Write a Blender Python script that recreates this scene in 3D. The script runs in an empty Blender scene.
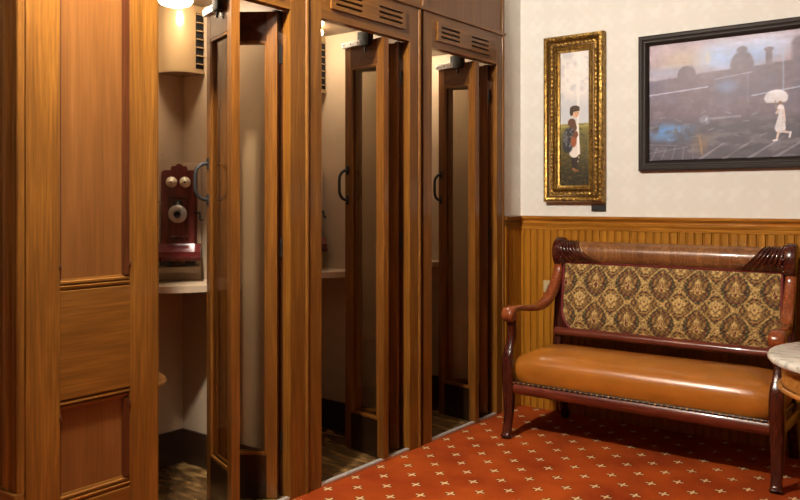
import bpy, bmesh, math, random
import numpy as np
from mathutils import Vector, Matrix
random.seed(4)
PI = math.pi
C = bpy.context.scene.collection

# ------------------------------------------------------------------ materials
def new_mat(name):
    m = bpy.data.materials.new(name); m.use_nodes = True
    nt = m.node_tree; b = nt.nodes['Principled BSDF']
    return m, nt, b

def ramp(nt, stops):
    r = nt.nodes.new('ShaderNodeValToRGB'); e = r.color_ramp.elements
    e[0].position, e[0].color = stops[0][0], (*stops[0][1], 1)
    e[1].position, e[1].color = stops[-1][0], (*stops[-1][1], 1)
    for p, c in stops[1:-1]:
        x = e.new(p); x.color = (*c, 1)
    return r

def wood(name, dark, mid, light, axis='z', rough=.28, coat=.5, grain=1.0, bump=.15, streak=.75, contrast=.34):
    m, nt, b = new_mat(name); L = nt.links.new
    tc = nt.nodes.new('ShaderNodeTexCoord')
    def mp(long, cross):
        n = nt.nodes.new('ShaderNodeMapping')
        s = [cross*grain]*3; s['xyz'.index(axis)] = long*grain
        n.inputs['Scale'].default_value = s
        L(tc.outputs['Object'], n.inputs['Vector']); return n
    n1 = nt.nodes.new('ShaderNodeTexNoise'); n1.inputs['Scale'].default_value = 1; n1.inputs['Detail'].default_value = 5
    n1.inputs['Distortion'].default_value = .8
    L(mp(1.6, 20).outputs[0], n1.inputs['Vector'])
    n2 = nt.nodes.new('ShaderNodeTexNoise'); n2.inputs['Scale'].default_value = 1; n2.inputs['Detail'].default_value = 3
    L(mp(5, 130).outputs[0], n2.inputs['Vector'])
    mx = nt.nodes.new('ShaderNodeMix'); mx.data_type = 'FLOAT'; mx.inputs['Factor'].default_value = streak*.7
    L(n1.outputs['Fac'], mx.inputs['A']); L(n2.outputs['Fac'], mx.inputs['B'])
    r = ramp(nt, [(.5-contrast, dark), (.5, mid), (.5+contrast*.8, light)])
    L(mx.outputs['Result'], r.inputs['Fac']); L(r.outputs['Color'], b.inputs['Base Color'])
    bp = nt.nodes.new('ShaderNodeBump'); bp.inputs['Strength'].default_value = bump; bp.inputs['Distance'].default_value = .002
    L(n2.outputs['Fac'], bp.inputs['Height']); L(bp.outputs['Normal'], b.inputs['Normal'])
    b.inputs['Roughness'].default_value = rough; b.inputs['Specular IOR Level'].default_value = .3
    b.inputs['Coat Weight'].default_value = coat; b.inputs['Coat Roughness'].default_value = .08
    return m

def plain(name, col, rough=.5, metal=0, coat=0, noise=0, nscale=30, bump=0, bscale=80, col2=None, emit=0):
    m, nt, b = new_mat(name); L = nt.links.new
    b.inputs['Base Color'].default_value = (*col, 1)
    b.inputs['Roughness'].default_value = rough; b.inputs['Metallic'].default_value = metal
    b.inputs['Coat Weight'].default_value = coat
    tc = nt.nodes.new('ShaderNodeTexCoord')
    n = nt.nodes.new('ShaderNodeTexNoise'); n.inputs['Scale'].default_value = nscale; n.inputs['Detail'].default_value = 5
    L(tc.outputs['Object'], n.inputs['Vector'])
    c2 = col2 or tuple(max(0, c*(1-noise)) for c in col)
    r = ramp(nt, [(.3, c2), (.65, col)]); L(n.outputs['Fac'], r.inputs['Fac']); L(r.outputs['Color'], b.inputs['Base Color'])
    if bump:
        n2 = nt.nodes.new('ShaderNodeTexNoise'); n2.inputs['Scale'].default_value = bscale
        L(tc.outputs['Object'], n2.inputs['Vector'])
        bp = nt.nodes.new('ShaderNodeBump'); bp.inputs['Strength'].default_value = bump; bp.inputs['Distance'].default_value = .003
        L(n2.outputs['Fac'], bp.inputs['Height']); L(bp.outputs['Normal'], b.inputs['Normal'])
    if emit:
        b.inputs['Emission Color'].default_value = (*col, 1); b.inputs['Emission Strength'].default_value = emit
    return m

OD, OM, OL = (.060, .019, .003), (.175, .067, .008), (.33, .138, .018)
oak_v = wood('oak_vertical', OD, OM, OL, 'z', rough=.42, coat=.3)
oak_h = wood('oak_horizontal', OD, OM, OL, 'y', rough=.42, coat=.3, contrast=.42)
oak_x = wood('oak_crosswise', OD, OM, OL, 'x', rough=.42, coat=.3)
panel_v = wood('oak_panel', (.085, .028, .006), (.175, .067, .014), (.27, .115, .029), 'z', rough=.4, coat=.3, grain=.8, streak=.5, contrast=.42)
door_v = wood('door_oak_vertical', (.045, .014, .002), (.145, .052, .008), (.28, .112, .018), 'z', rough=.3)
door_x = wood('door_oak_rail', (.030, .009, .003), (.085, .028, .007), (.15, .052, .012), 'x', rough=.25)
bottom_rail_m = wood('door_bottom_rail', (.006, .003, .001), (.018, .008, .003), (.035, .015, .006), 'x', rough=.3)  # near-black wood for the bottom rails of the door leaves
oak_matte = wood('oak_batten', OD, OM, OL, 'z', rough=.5, coat=.1)
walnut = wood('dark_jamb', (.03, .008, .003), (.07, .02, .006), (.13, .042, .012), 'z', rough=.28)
bead_m = wood('beadboard_oak', (.22, .075, .006), (.38, .150, .011), (.50, .215, .020), 'z', rough=.36, contrast=.3)
rail_m = wood('rail_oak', (.20, .06, .006), (.40, .155, .017), (.56, .25, .034), 'x', rough=.3, contrast=.18)
mahog = wood('mahogany', (.018, .003, .002), (.050, .009, .005), (.11, .024, .010), 'z', rough=.22, coat=.8, bump=.05)
mahog_x = wood('mahogany_crosswise', (.04, .006, .004), (.11, .018, .008), (.22, .05, .018), 'x', rough=.32, coat=.4, bump=.05)
roll_m = wood('roll_mahogany', (.06, .018, .007), (.19, .075, .024), (.42, .20, .07), 'z', rough=.36, coat=.5, bump=.05, grain=.8)
arm_m = wood('arm_mahogany', (.08, .012, .005), (.22, .05, .014), (.42, .13, .035), 'y', rough=.22, coat=.8, bump=.05)
desk_wood = wood('telephone_desk_wood', (.035, .005, .005), (.09, .012, .011), (.16, .026, .022), 'x', rough=.3, coat=.8, bump=.05)
red_wood = wood('telephone_redwood', (.045, .008, .007), (.115, .022, .018), (.20, .05, .035), 'z', rough=.2, coat=.8, bump=.05)
tan_m = wood('seat_beech', (.35, .17, .05), (.50, .27, .09), (.62, .36, .14), 'y', rough=.3)
table_wood = wood('table_gilded_oak', (.16, .055, .012), (.36, .15, .03), (.52, .25, .06), 'x', rough=.25, coat=.7)

beige = plain('booth_beige_paint', (.49, .365, .245), rough=.38, noise=.12, nscale=5, bump=.03)
nt = beige.node_tree; bs = nt.nodes['Principled BSDF']; src = bs.inputs['Base Color'].links[0].from_socket
sp = nt.nodes.new('ShaderNodeTexNoise'); sp.inputs['Scale'].default_value = 17; sp.inputs['Detail'].default_value = 3
tcn = nt.nodes.new('ShaderNodeTexCoord'); nt.links.new(tcn.outputs['Object'], sp.inputs['Vector'])
rr_ = ramp(nt, [(.735, (0, 0, 0)), (.76, (.8, .8, .8))]); nt.links.new(sp.outputs['Fac'], rr_.inputs['Fac'])
mxn = nt.nodes.new('ShaderNodeMix'); mxn.data_type = 'RGBA'; mxn.inputs[7].default_value = (.12, .045, .015, 1)
nt.links.new(rr_.outputs['Color'], mxn.inputs['Factor']); nt.links.new(src, mxn.inputs[6]); nt.links.new(mxn.outputs[2], bs.inputs['Base Color'])
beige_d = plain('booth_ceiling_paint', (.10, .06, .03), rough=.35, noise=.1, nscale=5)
fanp = plain('fan_housing_paint', (.36, .24, .12), rough=.22, noise=.08, nscale=8, coat=.3)
base_m = plain('booth_skirting', (.035, .016, .008), rough=.4, noise=.3)
black = plain('black_iron', (.008, .007, .007), rough=.65, metal=0, noise=.2)
gap_m = plain('gap_shade', (.004, .003, .003), rough=.9)  # near-black, paints the shade inside the louvre and vent gaps
steel = plain('brushed_steel', (.72, .70, .66), rough=.45, metal=.4, noise=.25, nscale=60)
alum = plain('aluminium_strip', (.68, .66, .62), rough=.42, metal=.55, noise=.2, nscale=40)
nickel = plain('nickel', (.46, .43, .38), rough=.35, metal=.6, noise=.2)
ivory = plain('bell_metal', (.74, .66, .50), rough=.3, metal=.15, noise=.2)
brass = plain('brass', (.60, .38, .12), rough=.28, metal=.9, noise=.3)
gimp_m = plain('red_gimp', (.20, .012, .012), rough=.6, noise=.4, nscale=200, bump=.4, bscale=400)
switch_m = plain('switch_plate_almond', (.52, .40, .22), rough=.4)
black_pic = plain('black_frame_lacquer', (.018, .011, .008), rough=.6, coat=0, noise=.3, nscale=20)
gold = plain('gilt', (.40, .235, .05), rough=.33, metal=.75, nscale=55, bump=.9, bscale=90, col2=(.09, .04, .008))
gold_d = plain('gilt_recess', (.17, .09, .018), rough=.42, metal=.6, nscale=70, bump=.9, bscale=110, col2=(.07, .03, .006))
leather = plain('tan_leather', (.43, .145, .016), rough=.28, noise=.22, nscale=6, bump=.05, bscale=260, coat=.45)
ceil_m = plain('ceiling_paint', (.5, .46, .40), rough=.8, noise=.03)
wallr_m = plain('far_wall_paint', (.22, .15, .09), rough=.7, noise=.1)
lamp_booth = plain('booth_lamp_glass', (1.0, .82, .60), rough=.5, emit=68)

# glass: thin clear pane, fresnel reflection over transparency
glass, nt, b = new_mat('clear_glass'); L = nt.links.new
nt.nodes.remove(b)
tr = nt.nodes.new('ShaderNodeBsdfTransparent'); tr.inputs[0].default_value = (.90, .88, .84, 1)
gl = nt.nodes.new('ShaderNodeBsdfGlossy'); gl.inputs['Roughness'].default_value = .03
fr = nt.nodes.new('ShaderNodeFresnel'); fr.inputs['IOR'].default_value = 1.5
ms = nt.nodes.new('ShaderNodeMixShader')
gm = nt.nodes.new('ShaderNodeNewGeometry'); mr = nt.nodes.new('ShaderNodeMapRange'); L(gm.outputs['Backfacing'], mr.inputs[0]); mr.inputs[3].default_value = 1.5; mr.inputs[4].default_value = 1/1.5; L(mr.outputs[0], fr.inputs['IOR'])
L(fr.outputs[0], ms.inputs[0]); L(tr.outputs[0], ms.inputs[1]); L(gl.outputs[0], ms.inputs[2])
L(ms.outputs[0], nt.nodes['Material Output'].inputs[0])

def math_node(nt, op, a, b=None, c=None):
    n = nt.nodes.new('ShaderNodeMath'); n.operation = op
    for i, v in enumerate((a, b, c)):
        if v is None: continue
        if isinstance(v, (int, float)): n.inputs[i].default_value = v
        else: nt.links.new(v, n.inputs[i])
    return n.outputs[0]

# carpet: rust red with a lattice of cream crosses
carpet, nt, b = new_mat('star_carpet'); L = nt.links.new
tc = nt.nodes.new('ShaderNodeTexCoord'); sx = nt.nodes.new('ShaderNodeSeparateXYZ'); L(tc.outputs['Object'], sx.inputs[0])
wn = nt.nodes.new('ShaderNodeTexNoise'); wn.inputs['Scale'].default_value = 260; L(tc.outputs['Object'], wn.inputs['Vector'])
wob = math_node(nt, 'MULTIPLY', math_node(nt, 'SUBTRACT', wn.outputs['Fac'], .5), .006)
PX, PY = .1896, .1914
def cell(o, c0, p):
    v = math_node(nt, 'DIVIDE', math_node(nt, 'SUBTRACT', math_node(nt, 'ADD', o, wob), c0), p)
    return math_node(nt, 'MULTIPLY', math_node(nt, 'SUBTRACT', v, math_node(nt, 'ROUND', v)), p)
def absn(v): return math_node(nt, 'ABSOLUTE', v)
masks = []; darks = []; rings = []
for ox, oy in ((0, 0), (PX/2, PY/2)):
    ax = absn(cell(sx.outputs[0], -1.523+ox, PX)); ay = absn(cell(sx.outputs[1], 4.033+oy, PY))
    # tapering arms of a cross: |x|*|y| small and inside a radius
    prod = math_node(nt, 'MULTIPLY', ax, ay); rad = math_node(nt, 'SQRT', math_node(nt, 'ADD', math_node(nt, 'MULTIPLY', ax, ax), math_node(nt, 'MULTIPLY', ay, ay)))
    arm = math_node(nt, 'MULTIPLY', math_node(nt, 'LESS_THAN', math_node(nt, 'MINIMUM', ax, ay), .0046), math_node(nt, 'LESS_THAN', rad, .0245))
    core = math_node(nt, 'LESS_THAN', rad, .0105)
    masks.append(math_node(nt, 'MAXIMUM', arm, core))
    arm2 = math_node(nt, 'MULTIPLY', math_node(nt, 'LESS_THAN', math_node(nt, 'MINIMUM', ax, ay), .0085), math_node(nt, 'LESS_THAN', rad, .028))
    dg = absn(math_node(nt, 'SUBTRACT', ax, ay))
    dd = math_node(nt, 'MULTIPLY', math_node(nt, 'LESS_THAN', dg, .006), math_node(nt, 'LESS_THAN', rad, .019))
    darks.append(math_node(nt, 'MAXIMUM', arm2, dd))
star = math_node(nt, 'MAXIMUM', masks[0], masks[1]); dark = math_node(nt, 'MAXIMUM', darks[0], darks[1])
n = nt.nodes.new('ShaderNodeTexNoise'); n.inputs['Scale'].default_value = 3.2; n.inputs['Detail'].default_value = 8; L(tc.outputs['Object'], n.inputs['Vector'])
r = ramp(nt, [(.3, (.22, .027, .004)), (.7, (.39, .066, .007))]); L(n.outputs['Fac'], r.inputs['Fac'])
def mixc(f, a, bcol):
    m = nt.nodes.new('ShaderNodeMix'); m.data_type = 'RGBA'; L(f, m.inputs['Factor']); L(a, m.inputs[6]); m.inputs[7].default_value = (*bcol, 1); return m.outputs[2]
c = mixc(math_node(nt, 'MULTIPLY', dark, .75), r.outputs['Color'], (.07, .022, .006))
c = mixc(star, c, (.66, .45, .23)); L(c, b.inputs['Base Color'])
b.inputs['Roughness'].default_value = .95; b.inputs['Sheen Weight'].default_value = 0
b.inputs['Specular IOR Level'].default_value = .1
n2 = nt.nodes.new('ShaderNodeTexNoise'); n2.inputs['Scale'].default_value = 420; L(tc.outputs['Object'], n2.inputs['Vector'])
bp = nt.nodes.new('ShaderNodeBump'); bp.inputs['Strength'].default_value = .5; bp.inputs['Distance'].default_value = .004
L(n2.outputs['Fac'], bp.inputs['Height']); L(bp.outputs['Normal'], b.inputs['Normal'])

# booth floor: marbled brown linoleum
lino, nt, b = new_mat('marbled_lino'); L = nt.links.new
tc = nt.nodes.new('ShaderNodeTexCoord'); mp = nt.nodes.new('ShaderNodeMapping'); mp.inputs['Rotation'].default_value = (0, 0, .5); mp.inputs['Scale'].default_value = (4, 9, 3)
L(tc.outputs['Object'], mp.inputs['Vector'])
n = nt.nodes.new('ShaderNodeTexNoise'); n.inputs['Scale'].default_value = 1; n.inputs['Detail'].default_value = 5; n.inputs['Distortion'].default_value = 1.6; L(mp.outputs[0], n.inputs['Vector'])
r = ramp(nt, [(.35, (.07, .034, .012)), (.56, (.15, .08, .028)), (.70, (.42, .25, .09))]); L(n.outputs['Fac'], r.inputs['Fac']); L(r.outputs['Color'], b.inputs['Base Color'])
b.inputs['Roughness'].default_value = .25

# wallpaper: cream on cream floral lattice
paper, nt, b = new_mat('cream_wallpaper'); L = nt.links.new
tc = nt.nodes.new('ShaderNodeTexCoord'); sx = nt.nodes.new('ShaderNodeSeparateXYZ'); L(tc.outputs['Object'], sx.inputs[0])
h = math_node(nt, 'ADD', sx.outputs[0], sx.outputs[1])
a1 = math_node(nt, 'SINE', math_node(nt, 'MULTIPLY', math_node(nt, 'ADD', h, sx.outputs[2]), 21))
a2 = math_node(nt, 'SINE', math_node(nt, 'MULTIPLY', math_node(nt, 'SUBTRACT', h, sx.outputs[2]), 21))
a3 = math_node(nt, 'COSINE', math_node(nt, 'MULTIPLY', h, 84)); a4 = math_node(nt, 'COSINE', math_node(nt, 'MULTIPLY', sx.outputs[2], 84))
pt = math_node(nt, 'ADD', math_node(nt, 'MULTIPLY', a1, a2), math_node(nt, 'MULTIPLY', math_node(nt, 'MULTIPLY', a3, a4), .5))
nn = nt.nodes.new('ShaderNodeTexNoise'); nn.inputs['Scale'].default_value = 22; nn.inputs['Detail'].default_value = 4; L(tc.outputs['Object'], nn.inputs['Vector'])
pt = math_node(nt, 'ADD', math_node(nt, 'MULTIPLY', pt, .32), math_node(nt, 'MULTIPLY', nn.outputs['Fac'], .9))
r = ramp(nt, [(.30, (.735, .715, .655)), (.52, (.745, .725, .665)), (.72, (.775, .76, .71))]); L(pt, r.inputs['Fac']); L(r.outputs['Color'], b.inputs['Base Color'])
b.inputs['Roughness'].default_value = .6

# white veined marble
marble, nt, b = new_mat('white_marble'); L = nt.links.new
tc = nt.nodes.new('ShaderNodeTexCoord'); mp = nt.nodes.new('ShaderNodeMapping'); mp.inputs['Scale'].default_value = (3, 9, 4); mp.inputs['Rotation'].default_value = (0, 0, .35)
L(tc.outputs['Object'], mp.inputs['Vector'])
n = nt.nodes.new('ShaderNodeTexNoise'); n.inputs['Scale'].default_value = 1.3; n.inputs['Detail'].default_value = 7; n.inputs['Distortion'].default_value = 1.2; L(mp.outputs[0], n.inputs['Vector'])
r = ramp(nt, [(.36, (.72, .70, .62)), (.48, (.70, .67, .59)), (.515, (.40, .40, .34)), (.55, (.72, .69, .61))]); L(n.outputs['Fac'], r.inputs['Fac']); L(r.outputs['Color'], b.inputs['Base Color'])
b.inputs['Roughness'].default_value = .2; b.inputs['Coat Weight'].default_value = .4

def attr_mat(name, rough, bump=0, bscale=300):
    m, nt, b = new_mat(name)
    a = nt.nodes.new('ShaderNodeAttribute'); a.attribute_name = 'Col'
    nt.links.new(a.outputs['Color'], b.inputs['Base Color']); b.inputs['Roughness'].default_value = rough
    if bump:
        tc = nt.nodes.new('ShaderNodeTexCoord'); n2 = nt.nodes.new('ShaderNodeTexNoise'); n2.inputs['Scale'].default_value = bscale
        nt.links.new(tc.outputs['Object'], n2.inputs['Vector'])
        bp = nt.nodes.new('ShaderNodeBump'); bp.inputs['Strength'].default_value = bump; bp.inputs['Distance'].default_value = .002
        nt.links.new(n2.outputs['Fac'], bp.inputs['Height']); nt.links.new(bp.outputs['Normal'], b.inputs['Normal'])
    return m
canvas_m = attr_mat('painted_canvas', .42, .25, 250)
damask_m = attr_mat('woven_damask', .8, .5, 500)

# ------------------------------------------------------------------ mesh helpers
def box(bm, a, b, bev=0):
    r = bmesh.ops.create_cube(bm, size=1); vs = r['verts']
    for v in vs:
        v.co = Vector([(a[i]+b[i])/2 + v.co[i]*(b[i]-a[i]) for i in range(3)])
    if bev:
        es = list({e for v in vs for e in v.link_edges})
        bmesh.ops.bevel(bm, geom=es, offset=bev, segments=2, affect='EDGES', profile=.6)
    return bm

def obox(bm, p, q, z0, z1, t0, t1, s0=0, s1=None, bev=0):
    """box along the horizontal line p->q; s along the line, t across it (left of the line), z up"""
    p = Vector((*p, 0)); q = Vector((*q, 0)); u = (q-p); L_ = u.length; u.normalize(); n = Vector((-u.y, u.x, 0))
    s1 = L_ if s1 is None else s1
    tmp = bmesh.new(); box(tmp, (s0, t0, z0), (s1, t1, z1), bev)
    M = Matrix(((u.x, n.x, 0, p.x), (u.y, n.y, 0, p.y), (0, 0, 1, 0), (0, 0, 0, 1)))
    tmp.transform(M); me = bpy.data.meshes.new('t'); tmp.to_mesh(me); bm.from_mesh(me); bpy.data.meshes.remove(me); tmp.free()
    return bm

def rings_mesh(bm, rings, cap=True, closed=False):
    vr = [[bm.verts.new(p) for p in r] for r in rings]; n = len(vr[0]); m = len(vr)
    for i in range(m if closed else m-1):
        a, b_ = vr[i], vr[(i+1) % m]
        for j in range(n):
            bm.faces.new((a[j], a[(j+1) % n], b_[(j+1) % n], b_[j]))
    if cap and not closed:
        bm.faces.new(list(reversed(vr[0]))); bm.faces.new(vr[-1])
    return bm

def tube(bm, pts, rad, seg=8, closed=False):
    pts = [Vector(p) for p in pts]; N = len(pts)
    rs = rad if isinstance(rad, (list, tuple)) else [rad]*N
    rings = []; prev = None
    for i, p in enumerate(pts):
        t = (pts[min(i+1, N-1)] - pts[max(i-1, 0)]).normalized()
        if prev is None:
            nrm = t.orthogonal().normalized()
        else:
            nrm = (prev - t*prev.dot(t)).normalized()
        prev = nrm; bn = t.cross(nrm)
        rings.append([p + (nrm*math.cos(2*PI*k/seg) + bn*math.sin(2*PI*k/seg))*rs[i] for k in range(seg)])
    return rings_mesh(bm, rings)

def lathe(bm, prof, c=(0, 0, 0), axis='z', seg=40):
    """prof: list of (radius, height)"""
    rings = []
    for r, h in prof:
        rg = []
        for k in range(seg):
            a = 2*PI*k/seg; x, y = max(r, 1e-4)*math.cos(a), max(r, 1e-4)*math.sin(a)
            if axis == 'z': v = (c[0]+x, c[1]+y, c[2]+h)
            elif axis == 'x': v = (c[0]+h, c[1]+x, c[2]+y)
            else: v = (c[0]+x, c[1]-h, c[2]+y)     # axis -y
            rg.append(v)
        rings.append(rg)
    return rings_mesh(bm, rings)

def spline(pts, n=6):
    """catmull-rom through tuples"""
    P = [np.array(p, float) for p in pts]; P = [2*P[0]-P[1]] + P + [2*P[-1]-P[-2]]; out = []
    for i in range(1, len(P)-2):
        for k in range(n):
            t = k/n
            out.append(.5*((2*P[i]) + (-P[i-1]+P[i+1])*t + (2*P[i-1]-5*P[i]+4*P[i+1]-P[i+2])*t*t + (-P[i-1]+3*P[i]-3*P[i+1]+P[i+2])*t**3))
    out.append(P[-2]); return out

def strap(bm, pts, x0, n=6, power=3.2, seg=20):
    """sweep a rounded-rectangle section along (y, z, depth, xthick) points in the plane x = x0"""
    S = spline(pts, n); rings = []
    for i, s in enumerate(S):
        a = S[max(i-1, 0)]; b_ = S[min(i+1, len(S)-1)]
        ty, tz = b_[0]-a[0], b_[1]-a[1]; l = math.hypot(ty, tz) or 1; ny, nz = -tz/l, ty/l
        rg = []
        for k in range(seg):
            an = 2*PI*k/seg; c, d = math.cos(an), math.sin(an)
            u = math.copysign(abs(c)**(2/power), c)*s[3]/2; v = math.copysign(abs(d)**(2/power), d)*s[2]/2
            rg.append((x0+u, s[0]+ny*v, s[1]+nz*v))
        rings.append(rg)
    return rings_mesh(bm, rings)

def islands(bm):
    bm.verts.ensure_lookup_table(); seen = set(); out = []
    for v in bm.verts:
        if v in seen: continue
        st = [v]; comp = []; seen.add(v)
        while st:
            a = st.pop(); comp.append(a)
            for e in a.link_edges:
                b_ = e.other_vert(a)
                if b_ not in seen: seen.add(b_); st.append(b_)
        out.append(comp)
    return out

def obj(name, bm, mat, parent=None, world=True, smooth=False, label=None, kind=None, split=False, mat2=None):
    if split:                                   # every loose piece is an object of its own
        comps = islands(bm); res = []
        bm.verts.index_update()
        for comp in comps:
            b2 = bmesh.new(); mp_ = {v: b2.verts.new(v.co) for v in comp}
            for fc in {f_ for v in comp for f_ in v.link_faces}: b2.faces.new([mp_[v] for v in fc.verts])
            res.append(obj(name, b2, mat, parent, world, smooth, label, kind))
        bm.free(); return res
    if parent is not None and world:
        bm.transform(parent.matrix_basis.inverted() if 'wm' not in parent else Matrix.Translation(-Vector(parent['wm'])))
    me = bpy.data.meshes.new(name); bmesh.ops.recalc_face_normals(bm, faces=bm.faces); bm.to_mesh(me); bm.free()
    me.materials.append(mat)
    if mat2: me.materials.append(mat2)
    if smooth:
        for p in me.polygons: p.use_smooth = True
        if smooth != 'all': me.set_sharp_from_angle(angle=math.radians(38))
    o = bpy.data.objects.new(name, me); C.objects.link(o)
    if parent is not None: o.parent = parent
    if label: o['label'] = label
    if kind: o['kind'] = kind
    return o

def root_of(o):
    while o.parent: o = o.parent
    return o
def child(name, bm, mat, parent, **k):
    """child of a child: coordinates are world, root thing carries the offset"""
    r = root_of(parent); bm.transform(r.matrix_basis.inverted())
    return obj(name, bm, mat, parent, world=False, **k)

def thing(name, label, cat, loc, rotz=0, group=None):
    o = bpy.data.objects.new(name, None); C.objects.link(o); o.empty_display_size = .1
    o.location = loc; o.rotation_euler = (0, 0, rotz); o.matrix_basis = Matrix.Translation(loc) @ Matrix.Rotation(rotz, 4, 'Z')
    o['label'] = label; o['category'] = cat
    if group: o['group'] = group
    return o
def nb(): return bmesh.new()
def struct(name, bm, mat, smooth=False):
    return obj(name, bm, mat, smooth=smooth, kind='structure')

LAMP_A, FILL_B, FILL_C = 2600, 16, 95
# ------------------------------------------------------------------ key dimensions
FX = -2.506          # plane of the booth fronts
BY = 4.565           # back wall
ZC = 3.05
# ------------------------------------------------------------------ setting
struct('floor', box(nb(), (-3.75, -3.2, -.08), (3.2, BY+.1, 0)), carpet)
struct('ceiling', box(nb(), (-3.75, -3.2, ZC), (3.2, BY+.1, ZC+.08)), ceil_m)
struct('wall_back', box(nb(), (-2.60, BY, 0), (3.2, BY+.1, ZC)), paper)
struct('wall_left', box(nb(), (-2.60, 4.337, 0), (-2.516, BY, ZC)), paper)
struct('wall_left_far', box(nb(), (-3.75, -3.2, 0), (-3.67, 1.32, ZC)), wallr_m)
struct('wall_right', box(nb(), (3.12, -3.2, 0), (3.2, BY, ZC)), wallr_m)
struct('wall_front', box(nb(), (-3.67, -3.2, 0), (3.12, -3.12, ZC)), wallr_m)

def bead_profile(l, pitch=.0465, t=.010):
    pts = [(0, t)]; x = pitch*.5
    while x < l-.004:
        pts += [(x-.0035, t), (x-.0025, t-.0095), (x+.0020, t-.0095), (x+.0035, t-.001), (x+.0065, t+.001), (x+.0095, t-.001), (x+.010, t-.003), (x+.0115, t)]
        x += pitch
    pts.append((l, t)); return [p for p in pts if p[0] <= l]
bm = nb()
pr = bead_profile(4.9); vs = []
for (x, d) in pr: vs.append((bm.verts.new((-2.509+x, BY-d, 0)), bm.verts.new((-2.509+x, BY-d, 1.15))))
for a, b_ in zip(vs, vs[1:]): bm.faces.new((a[0], b_[0], b_[1], a[1]))
struct('trim_1', bm, bead_m)
bm = nb(); vs = []
for (x, d) in bead_profile(.214): vs.append((bm.verts.new((-2.516+d, BY-.004-x, 0)), bm.verts.new((-2.516+d, BY-.004-x, 1.15))))
for a, b_ in zip(vs, vs[1:]): bm.faces.new((a[0], b_[0], b_[1], a[1]))
box(bm, (-2.516, 4.337, 0), (-2.494, 4.352, 1.15), .003)
struct('trim_2', bm, bead_m)
# chair-rail cap, swept profile (z, projection)
capp = [(1.128, 0), (1.128, .014), (1.136, .017), (1.150, .017), (1.158, .024), (1.172, .027), (1.176, .020), (1.184, .022), (1.192, .036), (1.200, .042), (1.210, .042), (1.213, .038), (1.213, 0)]
bm = nb(); rings_mesh(bm, [[(x, BY-p, z) for z, p in capp] for x in (-2.516, 2.4)])
struct('trim_3', bm, rail_m, smooth=True)
bm = nb(); rings_mesh(bm, [[(-2.516+p*.8, y, z) for z, p in capp] for y in (4.337, BY-.03)])
struct('trim_4', bm, oak_h, smooth=True)

# ------------------------------------------------------------------ phone booths
HZ = 2.14; BAT = .012
LEAF_Z0, LEAF_Z1 = .012, 2.128
def quad_leaf(parent, p, q, side_handle, name_label=None):
    """door leaf along p->q (p = free end at the room, q = other end); thickness to the left of p->q is +t"""
    T = .036
    st = .047
    z0, z1 = LEAF_Z0, LEAF_Z1; zb, zt = .20, 2.0
    l = math.hypot(q[0]-p[0], q[1]-p[1])
    lf = nb()
    obox(lf, p, q, z0, z1, 0, T, 0, st, .003); obox(lf, p, q, z0, z1, 0, T, l-st, l, .003)
    nf = len(lf.faces)
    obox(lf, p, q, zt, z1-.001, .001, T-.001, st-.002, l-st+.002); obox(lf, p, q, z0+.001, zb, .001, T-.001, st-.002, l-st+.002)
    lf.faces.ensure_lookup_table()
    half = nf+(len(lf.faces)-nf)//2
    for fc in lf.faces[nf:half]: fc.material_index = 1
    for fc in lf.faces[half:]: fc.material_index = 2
    lf = obj('folding_door', lf, door_v, parent, mat2=door_x); lf.data.materials.append(bottom_rail_m)
    mo = nb()   # glazing bead round the pane, both faces
    for t0, t1 in ((.002, .011), (T-.011, T-.002)):
        mo = nb()
        obox(mo, p, q, zb, zb+.014, t0, t1, st, l-st, .002); obox(mo, p, q, zt-.012, zt, t0, t1, st, l-st, .002)
        obox(mo, p, q, zb, zt, t0, t1, st, st+.009, .002); obox(mo, p, q, zb, zt, t0, t1, l-st-.009, l-st, .002)
        child('glazing_bead', mo, door_v, lf)
    g = nb(); obox(g, p, q, zb+.002, zt-.002, T/2-.002, T/2+.002, st+.001, l-st-.001)
    child('glass_pane', g, glass, lf)
    return lf, l, T

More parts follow.
